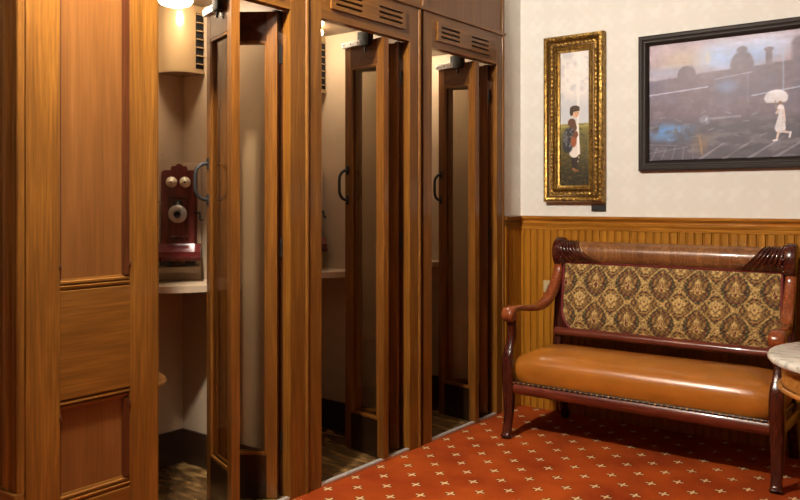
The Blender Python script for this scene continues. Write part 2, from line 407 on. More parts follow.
def make_booth(y0, y1, lead, fold, hinge, label, vent, batten_r, last=False, phone=True):
    rt = thing('phone_booth', label, 'phone booth', (FX, (y0+y1)/2, 0), 0, None)
    yl, yr = (y0-.05 if y0 > 2 else y0+.02), y1+.04             # inner wall faces
    XB = -3.30
    D = .045                            # front thickness
    yL = y0-.08 if y0 > 2 else y0-.001
    # front stiles
    f = nb(); box(f, (FX-D, yL, 0), (FX, y0, 2.325), .002)
    box(f, (FX-D, y1, 0), (FX, batten_r-.012, 2.325), .002)
    obj('door_post', f, oak_v, rt, split=True)
    f = nb(); box(f, (FX-D, y0, HZ), (FX-.0005, y1, 2.325), .001)
    obj('header', f, oak_h, rt)
    f = nb()                            # rounded batten between two booths
    for k, (yy, rr) in enumerate(((batten_r, .011),)):
        box(f, (FX-D, yy-.0115, 0), (FX-.004, yy+.0115, 2.325))
        rings_mesh(f, [[(FX-.004+rr*math.cos(a)*1.1, yy+rr*math.sin(a), z) for a in np.linspace(-PI/2, PI/2, 9)] for z in (0, 2.325)])
    obj('batten', f, oak_matte, rt, smooth=True)
    # jamb linings
    f = nb(); box(f, (FX-.075, y0-(.012 if y0 > 2 else 0), .012), (FX-D, y0+(0 if y0 > 2 else .01), HZ)); box(f, (FX-.075, y1, .012), (FX-D, y1+.012, HZ))
    obj('jamb', f, walnut, rt, split=True)
    # shell
    f = nb(); box(f, (XB, yr, 0), (FX-D-.03, yr+.02, 2.25)); box(f, (XB, yl-.02, 0), (FX-D-.03, yl, 2.25))
    obj('side_wall', f, beige, rt, split=True)
    obj('rear_wall', box(nb(), (XB-.03, yl-.02, 0), (XB, yr+.02, 2.25)), beige, rt)
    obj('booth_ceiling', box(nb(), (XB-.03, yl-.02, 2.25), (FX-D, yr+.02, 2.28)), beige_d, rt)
    obj('booth_floor', box(nb(), (XB, yl, .001), (FX-.026, yr, .008)), lino, rt)
    f = nb(); box(f, (XB, yl, .008), (XB+.014, yr, .172), .003); box(f, (XB+.014, yr-.014, .008), (FX-.09, yr, .172), .003); box(f, (XB+.014, yl, .008), (FX-.09, yl+.014, .172), .003)
    obj('skirting_board', f, base_m, rt)
    obj('threshold', box(nb(), (FX-.026, y0, .001), (FX-.002, y1, .013), .002), alum, rt)
    # corner shelf (quarter round)
    def sector(r, za, zb_, n=24, cx=XB, cy=yr):
        m = nb(); ring = lambda z: [(cx, cy, z)] + [(cx+r*math.sin(a), cy-r*math.cos(a), z) for a in np.linspace(0, PI/2, n)]
        return rings_mesh(m, [ring(za), ring(zb_)])
    obj('writing_shelf', sector(.43, .892, .922), beige, rt, smooth=True)
    # fan housing in the corner
    def hous(off, za, zb_):
        a_, c_ = .160+off, .052
        pts = [(0, 0), (a_, 0), (a_, -c_)]
        for t in np.linspace(0, PI/2, 14)[1:-1]:
            pts.append((c_+(a_-c_)*math.cos(t), -c_-(a_-c_)*math.sin(t)))
        pts += [(c_, -a_), (0, -a_)]
        return rings_mesh(nb(), [[(XB+p[0], yr+p[1], z) for p in pts] for z in (za, zb_)])
    fh = obj('fan_housing', hous(0, 1.935, 2.25), fanp, rt, smooth=True)
    child('housing_rim', hous(.010, 1.922, 1.935), fanp, fh, smooth=True)
    child('louvre_back', box(nb(), (XB+.160, yr-.048, 1.945), (XB+.1615, yr-.002, 2.215)), gap_m, fh)  # dark sheet standing in for the shade behind the slats
    lv = nb()
    for k in range(7):
        z = 1.965+k*.040; lv = nb(); box(lv, (XB+.1615, yr-.046, z), (XB+.170, yr-.003, z+.005)); child('louvre', lv, fanp, fh)
    # diagonal backboard for the telephone
    a = (XB, yr-.163); b2 = (XB+.140, yr)
    bb = nb(); obox(bb, a, b2, .922, 1.49, -.012, 0, 0, None, .002)
    bb = obj('backboard', bb, beige, rt)
    lg = nb(); obox(lg, a, b2, .962, .992, -.085, -.012, .015, .208, .003); child('ledge', lg, beige, bb)
    # ceiling lamp in the booth
    lm = nb(); lathe(lm, [(.0, 0), (.055, 0), (.058, -.010), (.05, -.014)], (XB+.27, yr-.25, 2.25))
    lm = obj('booth_lamp', lm, steel, rt, smooth=True)
    gl_ = nb(); lathe(gl_, [(.05, -.012), (.072, -.020), (.078, -.034), (.066, -.050), (.04, -.058), (0, -.060)], (XB+.27, yr-.25, 2.25))
    child('lamp_shade', gl_, lamp_booth, lm, smooth='all')
    # small round seat on a bracket
    sc = (XB+.32, y0+.14)
    s = nb(); lathe(s, [(0, 0), (.185, 0), (.198, .008), (.20, .018), (.192, .028), (0, .03)], (sc[0], sc[1], .53)); s = obj('booth_seat', s, tan_m, rt, smooth=True)
    br = nb(); lathe(br, [(.10, .52), (.03, .50), (.024, .06), (.10, .03), (.12, .008)][::-1], (sc[0], sc[1], 0)); child('seat_pedestal', br, base_m, s, smooth=True)
    # vent plate with six slots
    va, vb, zv0, zv1 = vent
    f = nb()
    ln = vb-va; sl = [(va+ln*.055, va+ln*.395), (va+ln*.62, va+ln*.96)]
    zs = [zv0+.020+k*.026 for k in range(3)]
    X0, X1 = FX, FX+.011
    ycut = sorted({va, vb, sl[0][0], sl[0][1], sl[1][0], sl[1][1]}); zcut = sorted([zv0, zv1]+[z for z in zs]+[z+.011 for z in zs])
    for i in range(len(ycut)-1):
        for j in range(len(zcut)-1):
            ym = (ycut[i]+ycut[i+1])/2; zm = (zcut[j]+zcut[j+1])/2
            if any(s0 < ym < s1 for s0, s1 in sl) and any(z < zm < z+.011 for z in zs): continue
            box(f, (X0, ycut[i], zcut[j]), (X1, ycut[i+1], zcut[j+1]))
    bmesh.ops.remove_doubles(f, verts=f.verts, dist=1e-5)
    seen = {}; dup = []
    for fc in f.faces:
        k = tuple(sorted(v.index for v in fc.verts)) if False else tuple(sorted((round(v.co.x, 4), round(v.co.y, 4), round(v.co.z, 4)) for v in fc.verts))
        if k in seen: dup += [fc, seen[k]]
        else: seen[k] = fc
    bmesh.ops.delete(f, geom=list(set(dup)), context='FACES_ONLY')
    v = obj('vent_plate', f, oak_h, rt)
    sb = nb(); [box(sb, (X0+.0002, s0, z), (X0+.001, s1, z+.011)) for s0, s1 in sl for z in zs]  # thin dark sheets put the shade into the slots
    child('vent_slot', sb, gap_m, v, split=True)
    # folding door: front leaf (lead -> fold) and rear leaf (hinge -> fold)
    lf, l, T = quad_leaf(rt, lead, fold, True)     # u points into the booth (-x); left of it is -y
    lf.name = 'folding_door'
    u = Vector((fold[0]-lead[0], fold[1]-lead[1], 0)).normalized(); n = Vector((-u.y, u.x, 0))   # n ~ -y
    # handle on the outer face near the fold
    P = lambda s, t, z: Vector((lead[0], lead[1], 0)) + u*s + n*t + Vector((0, 0, z))
    hh = nb(); zc = 1.388; hl = .078
    sc_ = l-.022
    pts = [P(sc_, T, zc-hl), P(sc_, T+.018, zc-hl+.001), P(sc_, T+.040, zc-hl+.012), P(sc_, T+.055, zc-hl+.035), P(sc_, T+.058, zc), P(sc_, T+.055, zc+hl-.035), P(sc_, T+.040, zc+hl-.012), P(sc_, T+.018, zc+hl-.001), P(sc_, T, zc+hl)]
    tube(hh, [tuple(x) for x in spline([tuple(p) for p in pts], 4)], .0080, 10)
    for zz in (zc-hl, zc+hl):
        obox(hh, (lead[0], lead[1]), (fold[0], fold[1]), zz-.024, zz+.024, T, T+.005, sc_-.011, sc_+.011, .002)
    child('door_handle', hh, black, lf, smooth=True)
    pl = nb(); obox(pl, lead, fold, LEAF_Z1-.022, LEAF_Z1+.006, T, T+.014, l-.13, l+.012, .001)
    pl = child('hinge_plate', pl, steel, lf)
    sc2 = nb()
    for s_ in (l-.115, l-.06, l-.008):
        c0 = P(s_, T+.014, LEAF_Z1-.008); tube(sc2, [c0, c0+n*.002], .004, 8)
    child('screw', sc2, black, lf, split=True)
    pv = nb(); obox(pv, lead, fold, LEAF_Z1-.03, LEAF_Z1+.035, T-.006, T+.022, l-.205, l-.135, .004)
    obox(pv, lead, fold, LEAF_Z1+.0, HZ+.04, .008, .03, l-.19, l-.09, .003)
    tube(pv, [P(l-.17, T+.01, LEAF_Z1-.03), P(l-.17, T+.012, LEAF_Z1-.06)], .006, 8)
    child('pivot_block', pv, black, lf, smooth=True)
    lb, l2, T2 = quad_leaf(rt, hinge, fold2_of(lead, fold, hinge), False)
    hg = nb()
    for z in (.25, 1.1, 1.95):
        tube(hg, [(hinge[0]+.0, hinge[1]+.014, z-.04), (hinge[0]+.0, hinge[1]+.014, z+.04)], .007, 8)
    child('butt_hinge', hg, black, lb, smooth=True, split=True)
    tk = nb(); box(tk, (FX-.075, y1-.035, HZ-.09), (FX-.05, y1-.004, HZ-.0), .003); child('pivot_block', tk, black, lb)
    return rt

def fold2_of(lead, fold, hinge):
    return (fold[0]-.002, fold[1]+.020)

def solve_fold(px, lead, w):
    S, Cc = math.sin(math.atan(614/803)), math.cos(math.atan(614/803)); t = (px-400)/803
    r = np.array((-S+Cc*t, Cc+S*t)); best = None
    for s in np.arange(2.9, 5.5, .001):
        p = r*s
        if p[0] > FX: continue
        e = abs(math.hypot(p[0]-lead[0], p[1]-lead[1])-w)
        if best is None or e < best[0]-1e-9: best = (e, tuple(p))
    return best[1]

# lead corner given for the -y face; our p->q line is the +y face with thickness towards -y
def booth_doors(ylead, px, w, yh):
    l0 = (FX+.001, ylead); f0 = solve_fold(px, l0, w)
    u = Vector((f0[0]-l0[0], f0[1]-l0[1])).normalized(); n = Vector((-u.y, u.x))   # ~ -y
    T = .036
    return (l0[0]-n.x*T, l0[1]-n.y*T), (f0[0]-n.x*T, f0[1]-n.y*T), (FX-.055, yh)

d1 = booth_doors(2.158, 206.5, .305, 2.474)
d2 = booth_doors(3.141, 345, .295, 3.345)
d3 = booth_doors(4.000, 438.5, .295, 4.235)
make_booth(1.81, 2.49, *d1, 'nearest of the oak phone booths, door folded open on a red wall telephone', (1.86, 2.43, 2.185, 2.29), 2.595)
make_booth(2.69, 3.362, *d2, 'middle oak phone booth, vent above its open door cut off by the top edge', (2.746, 3.311, 2.192, 2.292), 3.448)
make_booth(3.563, 4.252, *d3, 'farthest oak phone booth, next to the bench and the cream wall', (3.607, 4.158, 2.180, 2.285), 4.325)

# overhead panelling above all the booths
bm = nb()
box(bm, (FX-.045, 1.31, 2.345), (FX-.004, 4.337, ZC))
o = struct('wall_over_booths', bm, panel_v)
bm = nb(); box(bm, (FX-.045, 1.31, 2.325), (FX+.010, 4.345, 2.345), .004); struct('trim_5', bm, oak_h)
bm = nb()
for y in (1.75, 2.62, 3.49): box(bm, (FX-.006, y-.018, 2.345), (FX+.006, y+.018, ZC), .003)
box(bm, (FX-.006, 4.312, 2.345), (FX+.004, 4.337, ZC), .002)
struct('trim_6', bm, oak_v)
# roof behind the booth fronts, so no daylight leaks
struct('wall_booth_rear', box(nb(), (-3.67, 1.31, 0), (-3.60, 4.56, ZC)), wallr_m)

# ------------------------------------------------------------------ panelled end section
rt = thing('oak_panelling', 'varnished oak panelling at the left, beside the nearest phone booth', 'panelling', (FX, 1.56, 0))
y0, y1 = 1.31, 1.808
f = nb(); box(f, (FX-.045, y0, 0), (FX, 1.428, 2.325), .004); box(f, (FX-.045, 1.692, 0), (FX, y1, 2.325), .004)
obj('stile', f, oak_v, rt, split=True)
f = nb(); box(f, (FX-.045, 1.428, .643), (FX-.001, 1.692, 1.002)); box(f, (FX-.045, 1.428, 0), (FX-.001, 1.692, .285)); box(f, (FX-.045, 1.428, 2.22), (FX-.001, 1.692, 2.325))
obj('rail', f, oak_h, rt, split=True)
for z0, z1 in ((1.002, 2.22), (.285, .643)):
    obj('panel', box(nb(), (FX-.043, 1.428, z0), (FX-.020, 1.692, z1)), panel_v, rt)
def mould(y0, y1, z, up, w=.040):
    """stepped moulding running in y; the profile rises from the recess towards the rail face"""
    s = 1 if up else -1
    pr = [(0, -.020), (0, -.001), (.003, -.010), (.006, -.010), (.009, -.003), (.016, -.002), (.019, -.013), (.022, -.013), (.025, -.007), (.031, -.007), (.034, -.014), (w, -.016), (w, -.020)]
    return rings_mesh(nb(), [[(FX+x, y, z+s*h) for h, x in pr] for y in (y0, y1)])
f = mould(1.428, 1.692, 1.002, True); obj('moulding', f, oak_h, rt, smooth=True)
f = mould(1.428, 1.692, .643, False); obj('moulding', f, oak_h, rt, smooth=True)
f = mould(1.428, 1.692, .285, True); obj('moulding', f, oak_h, rt, smooth=True)
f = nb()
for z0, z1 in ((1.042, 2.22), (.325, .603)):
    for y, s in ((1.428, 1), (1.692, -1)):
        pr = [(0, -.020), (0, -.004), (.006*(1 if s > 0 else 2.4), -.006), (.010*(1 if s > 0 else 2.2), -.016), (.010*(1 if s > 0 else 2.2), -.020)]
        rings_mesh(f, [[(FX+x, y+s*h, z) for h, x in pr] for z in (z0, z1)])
obj('panel_side_strip', f, walnut, rt, split=True)  # dark strip down each panel side, much wider on the right
# short stop-chamfers near the panel corners of the stiles
f = nb()
for z in (1.070, .57):
    for y in (1.428, 1.692):
        lathe(f, [(0, 0), (.005, .004), (.006, .010), (.004, .018), (.0, .024)], (FX-.002, y, z), seg=12)
obj('carved_stop', f, walnut, rt, smooth=True, split=True)

# fluted end casing of the booth row (faces the room's near end)
rt = thing('fluted_casing', 'dark fluted wood casing at the far left edge, round the corner of the oak panelling', 'door casing', (-2.66, 1.30, 0))
ye = 1.3085
pts = []; x = FX-.004
prof = [(0, .0), (.0, .020), (.004, .024), (.008, .020), (.010, .006), (.014, .006), (.020, .022), (.028, .026), (.036, .022), (.041, .005), (.045, .005), (.049, .020), (.058, .028), (.066, .030), (.070, .018), (.072, .005), (.082, .004), (.086, .020), (.098, .022), (.110, .012), (.114, .002), (.122, .002), (.126, .020), (.134, .028), (.146, .028), (.152, .020), (.156, .005), (.165, .005), (.170, .020), (.185, .026), (.205, .020), (.21, .0)]
f = nb(); rings_mesh(f, [[(x-s, ye-p, z) for s, p in prof] for z in (.372, 2.325)])
obj('casing_moulding', f, oak_v, rt, smooth=True)
f = nb(); box(f, (x-.215, ye-.034, 0), (x+.002, ye, .372), .005); obj('plinth_block', f, oak_x, rt)
f = nb(); box(f, (x-1.10, ye-.012, 0), (x-.215, ye, 2.325)); obj('side_panel', f, walnut, rt)
f = nb(); lathe(f, [(.03, .0), (.03, .012), (.010, .012), (.010, .036), (.024, .044), (.026, .057), (.018, .070), (0, .072)], (-2.735, ye-.012, 1.335), axis='y', seg=24)
obj('door_knob', f, black, rt, smooth=True, label='small black round knob')

# ------------------------------------------------------------------ telephones
def make_phone(yr, label):
    XB = -3.30
    a = Vector((XB, yr-.163, 0)); b2 = Vector((XB+.140, yr, 0)); uu = (b2-a).normalized(); mid = (a+b2)/2+uu*.006; nrm = Vector((uu.y, -uu.x, 0))
    loc = mid + nrm*.0125 + Vector((0, 0, .992))
    t = thing('wall_telephone', label, 'telephone', loc, math.atan2(uu.y, uu.x))      # local: x right, -y out of the wall
    W = dict(world=False)
    # body, rounded shoulders
    def plate(w, z0, z1, r, ya, yb, n=8):
        out = []
        for (cx, cz, a0) in ((w/2-r, z1-r, 0), (-w/2+r, z1-r, PI/2)):
            out += [(cx+r*math.cos(a0+k*PI/2/n), cz+r*math.sin(a0+k*PI/2/n)) for k in range(n+1)]
        out += [(-w/2, z0), (w/2, z0)]
        return rings_mesh(nb(), [[(p[0], y, p[1]) for p in out] for y in (ya, yb)])
    obj('back_board', plate(.168, .03, .462, .02, -.016, 0), red_wood, t, **W)
    obj('case', plate(.148, .07, .450, .012, -.085, -.016), red_wood, t, smooth=True, **W)
    cr = nb()
    for cx, r in ((0, .022), (-.026, .013), (.026, .013)):
        tmp = [(cx+r*math.cos(k*2*PI/18), .468+r*1.1*math.sin(k*2*PI/18)) for k in range(18)]
        rings_mesh(cr, [[(p[0], y, p[1]) for p in tmp] for y in (-.022, -.002)])
    obj('crest', cr, red_wood, t, smooth=True, **W)
    fr_ = nb()
    for (x0, x1, z0, z1) in ((-.046, .046, .135, .147), (-.046, .046, .322, .334), (-.046, -.036, .147, .322), (.036, .046, .147, .322)):
        box(fr_, (x0, -.096, z0), (x1, -.085, z1), .002)
    obj('door_frame', fr_, mahog, t, **W)
    obj('door_panel', box(nb(), (-.036, -.089, .147), (.036, -.085, .322)), red_wood, t, **W)
    for sx_ in (-.031, .031):
        bl = nb(); lathe(bl, [(.002, .085), (.026, .086), (.026, .092), (.022, .104), (.012, .112), (.004, .114), (.004, .118), (0, .118)], (sx_, 0, .402), axis='y', seg=28)
        bl = obj('bell', bl, ivory, t, smooth='all', **W)
        s = nb(); lathe(s, [(0, .116), (.005, .116), (.005, .121), (0, .122)], (sx_, 0, .402), axis='y', seg=12); s = obj('bell_screw', s, black, bl, smooth=True, **W)
    tube_ = nb(); tube(tube_, [(0, -.085, .300), (0, -.115, .300), (0, -.135, .285), (0, -.142, .268)], [.012, .010, .009, .009], 12)
    lathe(tube_, [(0, .084), (.020, .086), (.018, .094), (0, .096)], (0, 0, .300), axis='y', seg=20)
    tr_ = obj('transmitter_arm', tube_, black, t, smooth=True, **W)
    mp_ = nb(); lathe(mp_, [(0, .122), (.026, .122), (.038, .130), (.043, .140), (.040, .150), (.028, .156), (.016, .154), (.012, .146)], (0, 0, .252), axis='y', seg=32)
    mp_ = obj('transmitter', mp_, nickel, t, smooth=True, **W)
    mo_ = nb(); lathe(mo_, [(.010, .150), (.011, .160), (.016, .172), (.014, .173), (.008, .162), (.0, .158)], (0, 0, .250), axis='y', seg=28); obj('mouthpiece', mo_, black, mp_, smooth=True, **W)
    # sloping writing desk
    dk = nb(); rings_mesh(dk, [[(x_, -.016, .108), (x_, -.085, .110), (x_, -.165, .075), (x_, -.165, .040), (x_, -.155, .034), (x_, -.016, .034)] for x_ in (-.104, .104)])
    dk = obj('writing_desk', dk, desk_wood, t, **W)
    lip = nb(); box(lip, (-.107, -.171, .032), (.107, -.155, .050), .003); obj('desk_lip', lip, mahog, dk, **W)
    bk = nb()
    for sx_ in (-.058, .058): box(bk, (sx_-.022, -.145, .010), (sx_+.022, -.02, .034), .004)
    obj('bracket', bk, black, t, split=True, **W)
    ck = nb(); tube(ck, [(.072, -.05, .255), (.094, -.05, .255), (.098, -.055, .255), (.098, -.062, .225), (.112, -.062, .222)], [.006, .005, .005, .005, .007], 10); obj('crank', ck, black, t, smooth=True, **W)
    hk = nb(); tube(hk, [(-.074, -.05, .30), (-.10, -.055, .302), (-.112, -.07, .306), (-.112, -.085, .310)], .004, 8); hk = obj('receiver_hook', hk, nickel, t, smooth=True, **W)
    rc = nb(); lathe(rc, [(0, -.15), (.010, -.15), (.012, -.10), (.014, -.02), (.020, 0), (.024, .004), (.024, .012), (0, .014)], (-.112, -.055, .30), seg=20); obj('receiver', rc, black, t, smooth=True, **W)
    return t
make_phone(2.53, 'antique red wooden wall telephone with two bells inside the nearest booth')
make_phone(3.402, 'second wall telephone, only a sliver showing past the post of the middle booth')

# ------------------------------------------------------------------ paintings
def frame_sweep(bm, x0, x1, z0, z1, prof):
    """prof (inset, projection from wall)"""
    rg = []
    for cx, cz, sx_, sz in ((x0, z0, 1, 1), (x1, z0, -1, 1), (x1, z1, -1, -1), (x0, z1, 1, -1)):
        rg.append([(cx+sx_*i, BY-p, cz+sz*i) for i, p in prof])
    vr = [[bm.verts.new(p) for p in r] for r in rg]
    for k in range(4):
        a, b_ = vr[k], vr[(k+1) % 4]
        for j in range(len(prof)-1): bm.faces.new((a[j], a[j+1], b_[j+1], b_[j]))
    return bm

def grid_paint(name, x0, x1, z0, z1, y, nx, nz, fn, mat, parent):
    W, Hh = x1-x0, z1-z0
    xs = np.linspace(0, W, nx); zs = np.linspace(0, Hh, nz); gx, gz = np.meshgrid(xs, zs)
    col = fn(gx, gz, W, Hh)
    verts = np.stack([gx.ravel()+x0, np.full(gx.size, y), gz.ravel()+z0], 1) - np.array(root_of(parent).location)
    idx = np.arange(nx*nz).reshape(nz, nx)
    faces = np.stack([idx[:-1, :-1], idx[:-1, 1:], idx[1:, 1:], idx[1:, :-1]], -1).reshape(-1, 4)
    me = bpy.data.meshes.new(name); me.from_pydata(verts.tolist(), [], faces.tolist())
    ca = me.color_attributes.new('Col', 'FLOAT_COLOR', 'POINT')
    lin = np.clip(col, 0, 1)**2.2
    ca.data.foreach_set('color', np.concatenate([lin.reshape(-1, 3), np.ones((nx*nz, 1))], 1).astype(np.float32).ravel())
    me.materials.append(mat); o = bpy.data.objects.new(name, me); C.objects.link(o); o.parent = parent
    return o

rng = np.random.RandomState(3)
def vnoise(gx, gz, s, oct=4):
    out = np.zeros_like(gx); amp = 1; tot = 0
    for o in range(oct):
        n = 64; tab = rng.rand(n, n)
        u = gx*s*2**o + 5; v = gz*s*2**o + 9
        i = np.floor(u).astype(int); j = np.floor(v).astype(int); fu = u-i; fv = v-j
        fu = fu*fu*(3-2*fu); fv = fv*fv*(3-2*fv)
        g = lambda a, b_: tab[a % n, b_ % n]
        out += amp*((g(i, j)*(1-fu)+g(i+1, j)*fu)*(1-fv)+(g(i, j+1)*(1-fu)+g(i+1, j+1)*fu)*fv); tot += amp; amp *= .55
    return out/tot
def blend(c, m, k): return c*(1-m[..., None]) + np.array(k)/255.*m[..., None]
def sm(e0, e1, x): t = np.clip((x-e0)/(e1-e0), 0, 1); return t*t*(3-2*t)
def ell(gx, gz, cx, cz, rx, rz, soft=.15): return 1-sm(1-soft, 1+soft, np.sqrt(((gx-cx)/rx)**2+((gz-cz)/rz)**2))
def seg(gx, gz, x0, z0, x1, z1, w0, w1=None, soft=.35):
    w1 = w0 if w1 is None else w1
    dx, dz = x1-x0, z1-z0; t = np.clip(((gx-x0)*dx+(gz-z0)*dz)/(dx*dx+dz*dz), 0, 1)
    d = np.hypot(gx-x0-t*dx, gz-z0-t*dz); w = w0+(w1-w0)*t
    return 1-sm(1-soft, 1+soft, d/w)

def train_paint(x, z, W, H):
    # visible picture: x 0..0.80 m, z 0 (bottom) .. 0.655 (top)
    n = vnoise(x, z, 7); n2 = vnoise(x, z, 26); n3 = vnoise(x, z*3, 12)
    c = np.zeros(x.shape+(3,)) + np.array((168, 142, 140))/255.
    c = blend(c, sm(.3, .75, n)*.6, (188, 168, 160))
    c = blend(c, ell(x, z, .20, .555, .13, .06, .9)*.7, (190, 165, 125))
    c = blend(c, ell(x, z, .40, .56, .10, .07, .9)*.9, (165, 190, 215))
    c = blend(c, ell(x, z, .62, .60, .16, .05, .9)*.9, (205, 215, 225))
    c = blend(c, ell(x, z, .56, .545, .12, .05, .9)*.8, (140, 165, 195))
    c = blend(c, ell(x, z, .10, .50, .16, .03, .9)*.6, (150, 155, 175))
    c = blend(c, ell(x, z, .33, .56, .012, .03, .9)*.6, (215, 195, 150))
    # locomotive mass
    top = .46 + .05*x/.8 + .012*(n2-.5)
    body = 1-sm(-.008, .008, z-top)
    engine = np.maximum(body, ell(x, z, .215, .475, .052, .055, .12))
    engine = np.maximum(engine, ell(x, z, .51, .505, .060, .075, .12)); engine = np.maximum(engine, ell(x, z, .51, .585, .028, .02, .3))
    engine = np.maximum(engine, seg(x, z, .645, .5, .645, .57, .016)); engine = np.maximum(engine, ell(x, z, .645, .575, .024, .012, .3))
    engine = np.maximum(engine, seg(x, z, .80, .5, .80, .585, .045))
    engine = np.maximum(engine, seg(x, z, 1.05, .5, 1.05, .60, .04))
    ec = np.zeros_like(c)+np.array((98, 78, 84))/255.; ec = blend(ec, sm(.4, .8, n2)*.7, (122, 100, 104)); ec = blend(ec, sm(.45, .75, n)*.5, (84, 80, 104))
    c = c*(1-.92*engine[..., None])+ec*.92*engine[..., None]
    c = blend(c, seg(x, z, .0, .378, .33, .402, .0035)*.8, (205, 200, 205))
    c = blend(c, seg(x, z, .37, .44, .56, .462, .003)*.6, (190, 185, 190))
    c = blend(c, seg(x, z, .56, .335, .80, .365, .0035)*.75, (190, 200, 205))
    c = blend(c, seg(x, z, .715, .34, .715, .56, .004)*.55, (160, 180, 195))
    c = blend(c, seg(x, z, .54, .30, .54, .46, .003)*.4, (150, 150, 165))
    c = blend(c, ell(x, z, .43, .395, .05, .03, .9)*.55, (115, 140, 175))
    low = 1-sm(.17, .26, z+.03*(n-.5))
    c = blend(c, low*.85, (74, 68, 72))
    c = blend(c, low*sm(.5, .75, n3)*.6, (128, 118, 116))
    c = blend(c, low*sm(.35, .1, x)*ell(x, z, .13, .165, .16, .05, .8)*sm(.35, .6, n2), (95, 145, 190))
    c = blend(c, ell(x, z, .08, .14, .07, .025, .8)*.7, (100, 150, 190))
    c = blend(c, ell(x, z, .315, .22, .022, .022, .6)*sm(.3, .6, n2), (215, 215, 220))
    c = blend(c, seg(x, z, .34, .225, .50, .23, .006)*.6, (165, 155, 155))
    for k in range(14):
        xx = .02+k*.045; zz = .19+.07*math.sin(k*2.3)
        c = blend(c, seg(x, z, xx, zz, xx+.03, zz+.012*math.cos(k), .0028)*.45, (170, 165, 165))
    c = blend(c, ell(x, z, .30, .10, .045, .06, .8)*.7*sm(.3, .7, n2), (130, 100, 70))
    c = blend(c, seg(x, z, .30, .03, .285, .13, .005)*.7, (170, 130, 80))
    for k in range(7):
        c = blend(c, seg(x, z, .28+k*.13, .0, .42+k*.15, .09+.01*k, .008, .002)*.5, (175, 165, 160))
    for k in range(6):
        c = blend(c, seg(x, z, -.05+k*.06, .0, .0+k*.05, .075, .002)*.55, (150, 150, 150))
    c = blend(c, seg(x, z, .0, .045, .22, .075, .002)*.5, (160, 160, 165)); c = blend(c, seg(x, z, .0, .095, .16, .085, .002)*.5, (160, 160, 165))
    c = blend(c, seg(x, z, .42, .02, .55, .06, .01)*.5, (60, 52, 50))
    # woman in white with parasol
    w = (233, 222, 205)
    px_, pz = .680, .315
    par = ell(x, z, px_, pz, .058, .042, .08)*sm(pz-.030, pz-.022, z)
    c = blend(c, par, (228, 218, 203)); c = blend(c, par*sm(.45, .7, n2)*.5, (250, 245, 235)); c = blend(c, par*(1-sm(pz-.024, pz-.012, z))*.6, (200, 185, 160))
    c = blend(c, seg(x, z, .676, .30, .684, .225, .0022), (150, 120, 90))
    c = blend(c, ell(x, z, .700, .285, .010, .012, .2), (120, 85, 60))
    c = blend(c, seg(x, z, .702, .262, .706, .225, .016, .014, .15), w)
    c = blend(c, seg(x, z, .706, .22, .700, .155, .015, .027, .12), w)
    c = blend(c, seg(x, z, .695, .25, .682, .235, .006), (225, 200, 175))
    c = blend(c, seg(x, z, .716, .25, .722, .19, .005), (225, 200, 175))
    c = blend(c, seg(x, z, .692, .135, .683, .095, .0065, .0045), (225, 198, 170)); c = blend(c, seg(x, z, .683, .092, .668, .090, .005), w)
    c = blend(c, seg(x, z, .715, .135, .748, .128, .0065, .0045), (225, 198, 170)); c = blend(c, seg(x, z, .750, .13, .745, .105, .005), w)
    c = blend(c, seg(x, z, .711, .24, .709, .14, .003)*.4, (195, 180, 160))
    n4 = vnoise(x*.6+3, z*1.6, 34); n5 = vnoise(x+1, z*.4, 60)
    c = c*(1+.24*(n4-.5)+.12*(n5-.5))[..., None]
    return c*np.array((.93, .96, 1.08))

x0, x1, z0, z1 = -1.729, -.37, 1.478, 2.256
pt_ = thing('framed_painting', 'large painting of a dark steam train and a woman with a white parasol, black frame', 'painting', ((x0+x1)/2, BY-.02, z0))
f = frame_sweep(nb(), x0, x1, z0, z1, [(0, .001), (0, .030), (.006, .034), (.020, .034), (.026, .028), (.030, .026), (.034, .030), (.040, .030), (.046, .024), (.056, .012), (.060, .012)])
obj('picture_frame', f, black_pic, pt_, smooth=True)
grid_paint('canvas', x0+.056, x1-.056, z0+.056, z1-.056, BY-.012, 400, 210, train_paint, canvas_m, pt_)

